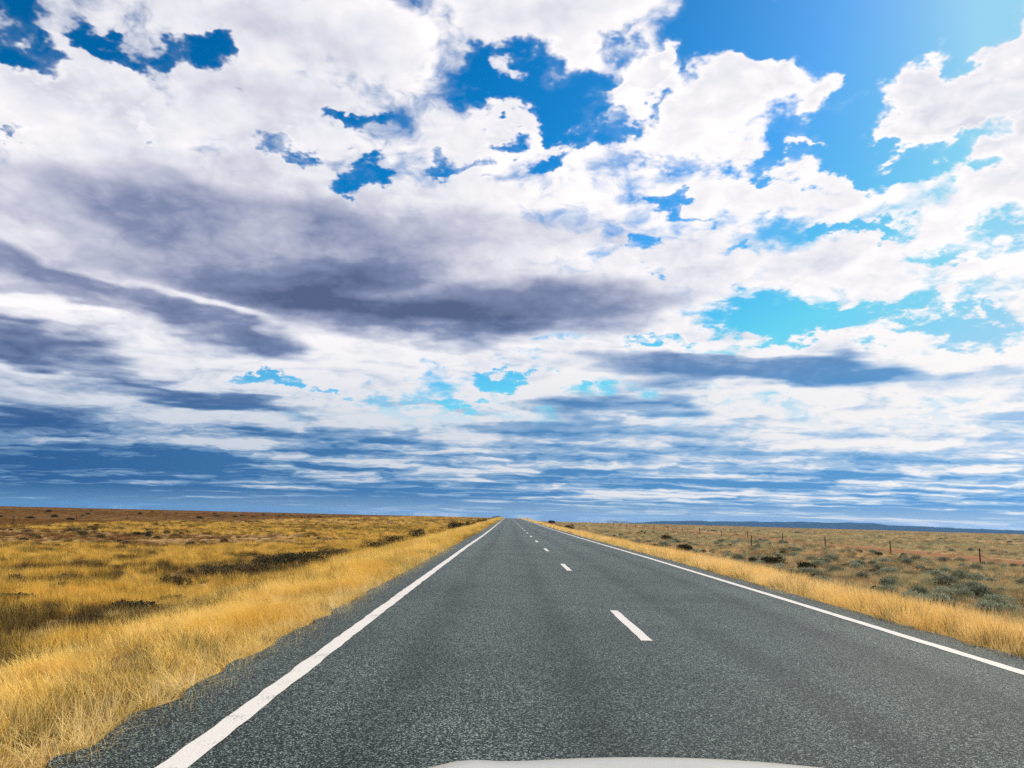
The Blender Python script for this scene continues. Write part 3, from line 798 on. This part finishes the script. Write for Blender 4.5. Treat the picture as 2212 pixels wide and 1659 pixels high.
def wood_post(h, rad_, r):
    V, F = [], []; m = 9
    for j, z in enumerate((-0.3, 0.3*h, 0.7*h, h - 0.02, h)):
        rr = rad_*(1.08 - 0.12*j/4)*(0.8 if j == 4 else 1)
        for k in range(m):
            q = rr*r.uniform(.92, 1.08); V.append((q*math.cos(2*PI*k/m), q*math.sin(2*PI*k/m), z))
    for j in range(4):
        for k in range(m): F.append((j*m + k, j*m + (k+1) % m, (j+1)*m + (k+1) % m, (j+1)*m + k))
    F.append(tuple(4*m + k for k in range(m)))
    return V, F

def fence(x0, slope, y_list, label, seed, h=1.15):
    r = random.Random(seed)
    y0 = y_list[0]
    root = empty('wire_fence', (x0 + slope*y0, y0, float(land_z(x0 + slope*y0, y0)))); tag(root, label, 'fence')
    pts = []
    for i, y in enumerate(y_list):
        x = x0 + slope*y + r.gauss(0, .12); z = float(land_z(x, y)); hh = h*r.uniform(.93, 1.08)
        V, F = wood_post(hh, 0.047, r)
        o = mesh_obj('post', V, F, M_RUST, root)
        o.location = Vector((x, y, z)) - root.location; o.rotation_euler = (r.gauss(0, .025), r.gauss(0, .04), r.random()*3)
        pts.append(Vector((x, y, z)))
    for lv in (0.22, 0.5, 0.78, 1.02):
        V, F = [], []
        for j, p in enumerate(pts):
            q = p - root.location
            for (dx, dz) in ((-.002, -.002), (.002, -.002), (.002, .002), (-.002, .002)): V.append((q.x + dx - 0.062, q.y, q.z + lv + dz))
            if j:
                b = 4*j
                for k in range(4): F.append((b - 4 + k, b - 4 + (k+1) % 4, b + (k+1) % 4, b + k))
        mesh_obj('wire', V, F, M_WIRE, root)

fence(34.6, -0.008, [43.5 + 13.3*i for i in range(24)], 'post and wire fence with dark posts crossing the pale plain right of the road', 5)
fence(-53.5, -0.02, [74 + 13.5*i for i in range(22)], 'wire fence with dark posts edging the brown ground left of the road', 6)

r_ = random.Random(3)
V, F = wood_post(1.15, .05, r_)
o = mesh_obj('marker_post', V, F, M_RUST); o.location = (24.2, 78, float(land_z(24.2, 78))); o.rotation_euler.y = .03
tag(o, 'lone dark post standing in the grass on the road side of the right-hand fence', 'post')

def guide_post(x, y, label):
    root = empty('guide_post', (x, y, float(land_z(x, y)))); tag(root, label, 'guide post', 'white guide posts')
    V = [(sx*w, sy*d, z) for z, w, d in ((-.2, .055, .02), (1.0, .055, .02), (1.06, .04, .014)) for sx, sy in ((-1, -1), (1, -1), (1, 1), (-1, 1))]
    F = [(j*4 + k, j*4 + (k+1) % 4, j*4 + 4 + (k+1) % 4, j*4 + 4 + k) for j in range(2) for k in range(4)] + [(8, 9, 10, 11)]
    mesh_obj('post', V, F, M_WHITE, root)
    V = [(sx*.03, -.0235 + dy, z) for z in (.82, .92) for sx, dy in ((-1, 0), (1, 0), (1, .003), (-1, .003))]
    F = [(0, 1, 5, 4), (1, 2, 6, 5), (2, 3, 7, 6), (3, 0, 4, 7), (4, 5, 6, 7), (3, 2, 1, 0)]
    mesh_obj('reflector', V, F, M_RED, root)
guide_post(8.3, 196, 'slim white guide post on the far right verge')
guide_post(-5.6, 205, 'slim white guide post on the far left verge')

# ------------------------------------------------------------------ the car the picture is taken from
def car():
    root = empty('car', (0.34, 0.0, 0.0)); tag(root, 'cream white car bonnet reaching in at the bottom of the picture, over the asphalt', 'car')
    m, g, out = material('cream_car_paint')
    b = principled(g, out, g.mix(g.noise(g.node('ShaderNodeTexCoord').outputs['Object'], 30, 5, 0.7), (0.36, 0.345, 0.295), (0.43, 0.415, 0.36)), 0.38, 0.5)
    b.inputs['Coat Weight'].default_value = 0.4; b.inputs['Coat Roughness'].default_value = 0.15
    black = mat_plain('black_trim', (0.015, 0.015, 0.015), (0.03, 0.03, 0.03), 10, 0.5)
    glass = mat_plain('headlamp_lens', (0.6, 0.62, 0.63), (0.7, 0.7, 0.7), 4, 0.12, 0.6)
    tyre = mat_plain('tyre_rubber', (0.018, 0.018, 0.018), (0.035, 0.035, 0.035), 14, 0.85)
    # bonnet: crowned panel with two soft ribs and a rolled leading edge
    xs_ = np.linspace(-0.78, 0.78, 41); ys_ = np.concatenate([np.linspace(0.62, 1.55, 20), np.linspace(1.6, 1.80, 9)])
    def bz(x, y):
        edge = np.clip((y - 1.50)/0.30, 0, 1)
        return BON_Z - 0.092*np.abs(x/0.78)**2.0 + 0.012*np.exp(-((np.abs(x) - 0.42)/0.07)**2) - 0.045*(y - 0.62) - 0.16*edge**2.2
    v, f = grid(xs_, ys_, bz)
    mesh_obj('bonnet', v, f, m, root, smooth=True)
    # front body below the bonnet: wings, nose and bumper as one shell
    V, F = [], []
    prof = [(-0.80, 0.55), (-0.84, 1.0), (-0.84, 1.45), (-0.74, 1.74), (-0.40, 1.86), (0, 1.89), (0.40, 1.86), (0.74, 1.74), (0.84, 1.45), (0.84, 1.0), (0.80, 0.55)]
    lv = [(0.36, 1.0), (0.62, 1.02), (0.80, 1.0)]
    for z, k in lv:
        for (x, y) in prof: V.append((x*k, y*(1 + (k - 1)*0.5), z))
    for (x, y) in prof: V.append((x*0.94, min(y, 1.80)*0.985, float(bz(np.array(x*0.92), np.array(min(y, 1.80)))) - 0.02))
    np_ = len(prof)
    for j in range(3):
        for k in range(np_ - 1): F.append((j*np_ + k, j*np_ + k + 1, (j+1)*np_ + k + 1, (j+1)*np_ + k))
    mesh_obj('front_body', V, F, m, root, smooth=True)
    for sx in (-1, 1):
        V, F = [], []
        for j in range(2):
            for k in range(28):
                a = 2*PI*k/28; V.append((sx*(0.62 + 0.2*j), 1.0 + 0.34*math.cos(a), 0.34 + 0.34*math.sin(a)))
        F = [(k, (k+1) % 28, 28 + (k+1) % 28, 28 + k) for k in range(28)] + [tuple(range(28)), tuple(range(28, 56))]
        mesh_obj('wheel', V, F, tyre, root)
BON_Z = 1.070
car()

# ------------------------------------------------------------------ air
def haze():
    lo, hi = (-13400, -115, -300), (13400, 14300, 40)
    V = [(x, y, z) for z in (lo[2], hi[2]) for x, y in ((lo[0], lo[1]), (hi[0], lo[1]), (hi[0], hi[1]), (lo[0], hi[1]))]
    F = [(3, 2, 1, 0), (4, 5, 6, 7), (0, 1, 5, 4), (1, 2, 6, 5), (2, 3, 7, 6), (3, 0, 4, 7)]
    m = bpy.data.materials.new('thin_haze'); m.use_nodes = True
    g = Graph(m.node_tree); out = g.node('ShaderNodeOutputMaterial')
    pv = g.node('ShaderNodeVolumePrincipled')
    pv.inputs['Color'].default_value = (0.20, 0.50, 1.0, 1); pv.inputs['Density'].default_value = HAZE
    pv.inputs['Anisotropy'].default_value = 0.2
    g.t.links.new(pv.outputs[0], out.inputs['Volume'])
    tag(mesh_obj('haze', V, F, m), kind='stuff')
HAZE = 3.6e-5
haze()

SC.cycles.use_denoising = False
SC.cycles.max_bounces = 6
SC.cycles.diffuse_bounces = 3
SC.cycles.transmission_bounces = 4
SC.cycles.sample_clamp_indirect = 8.0
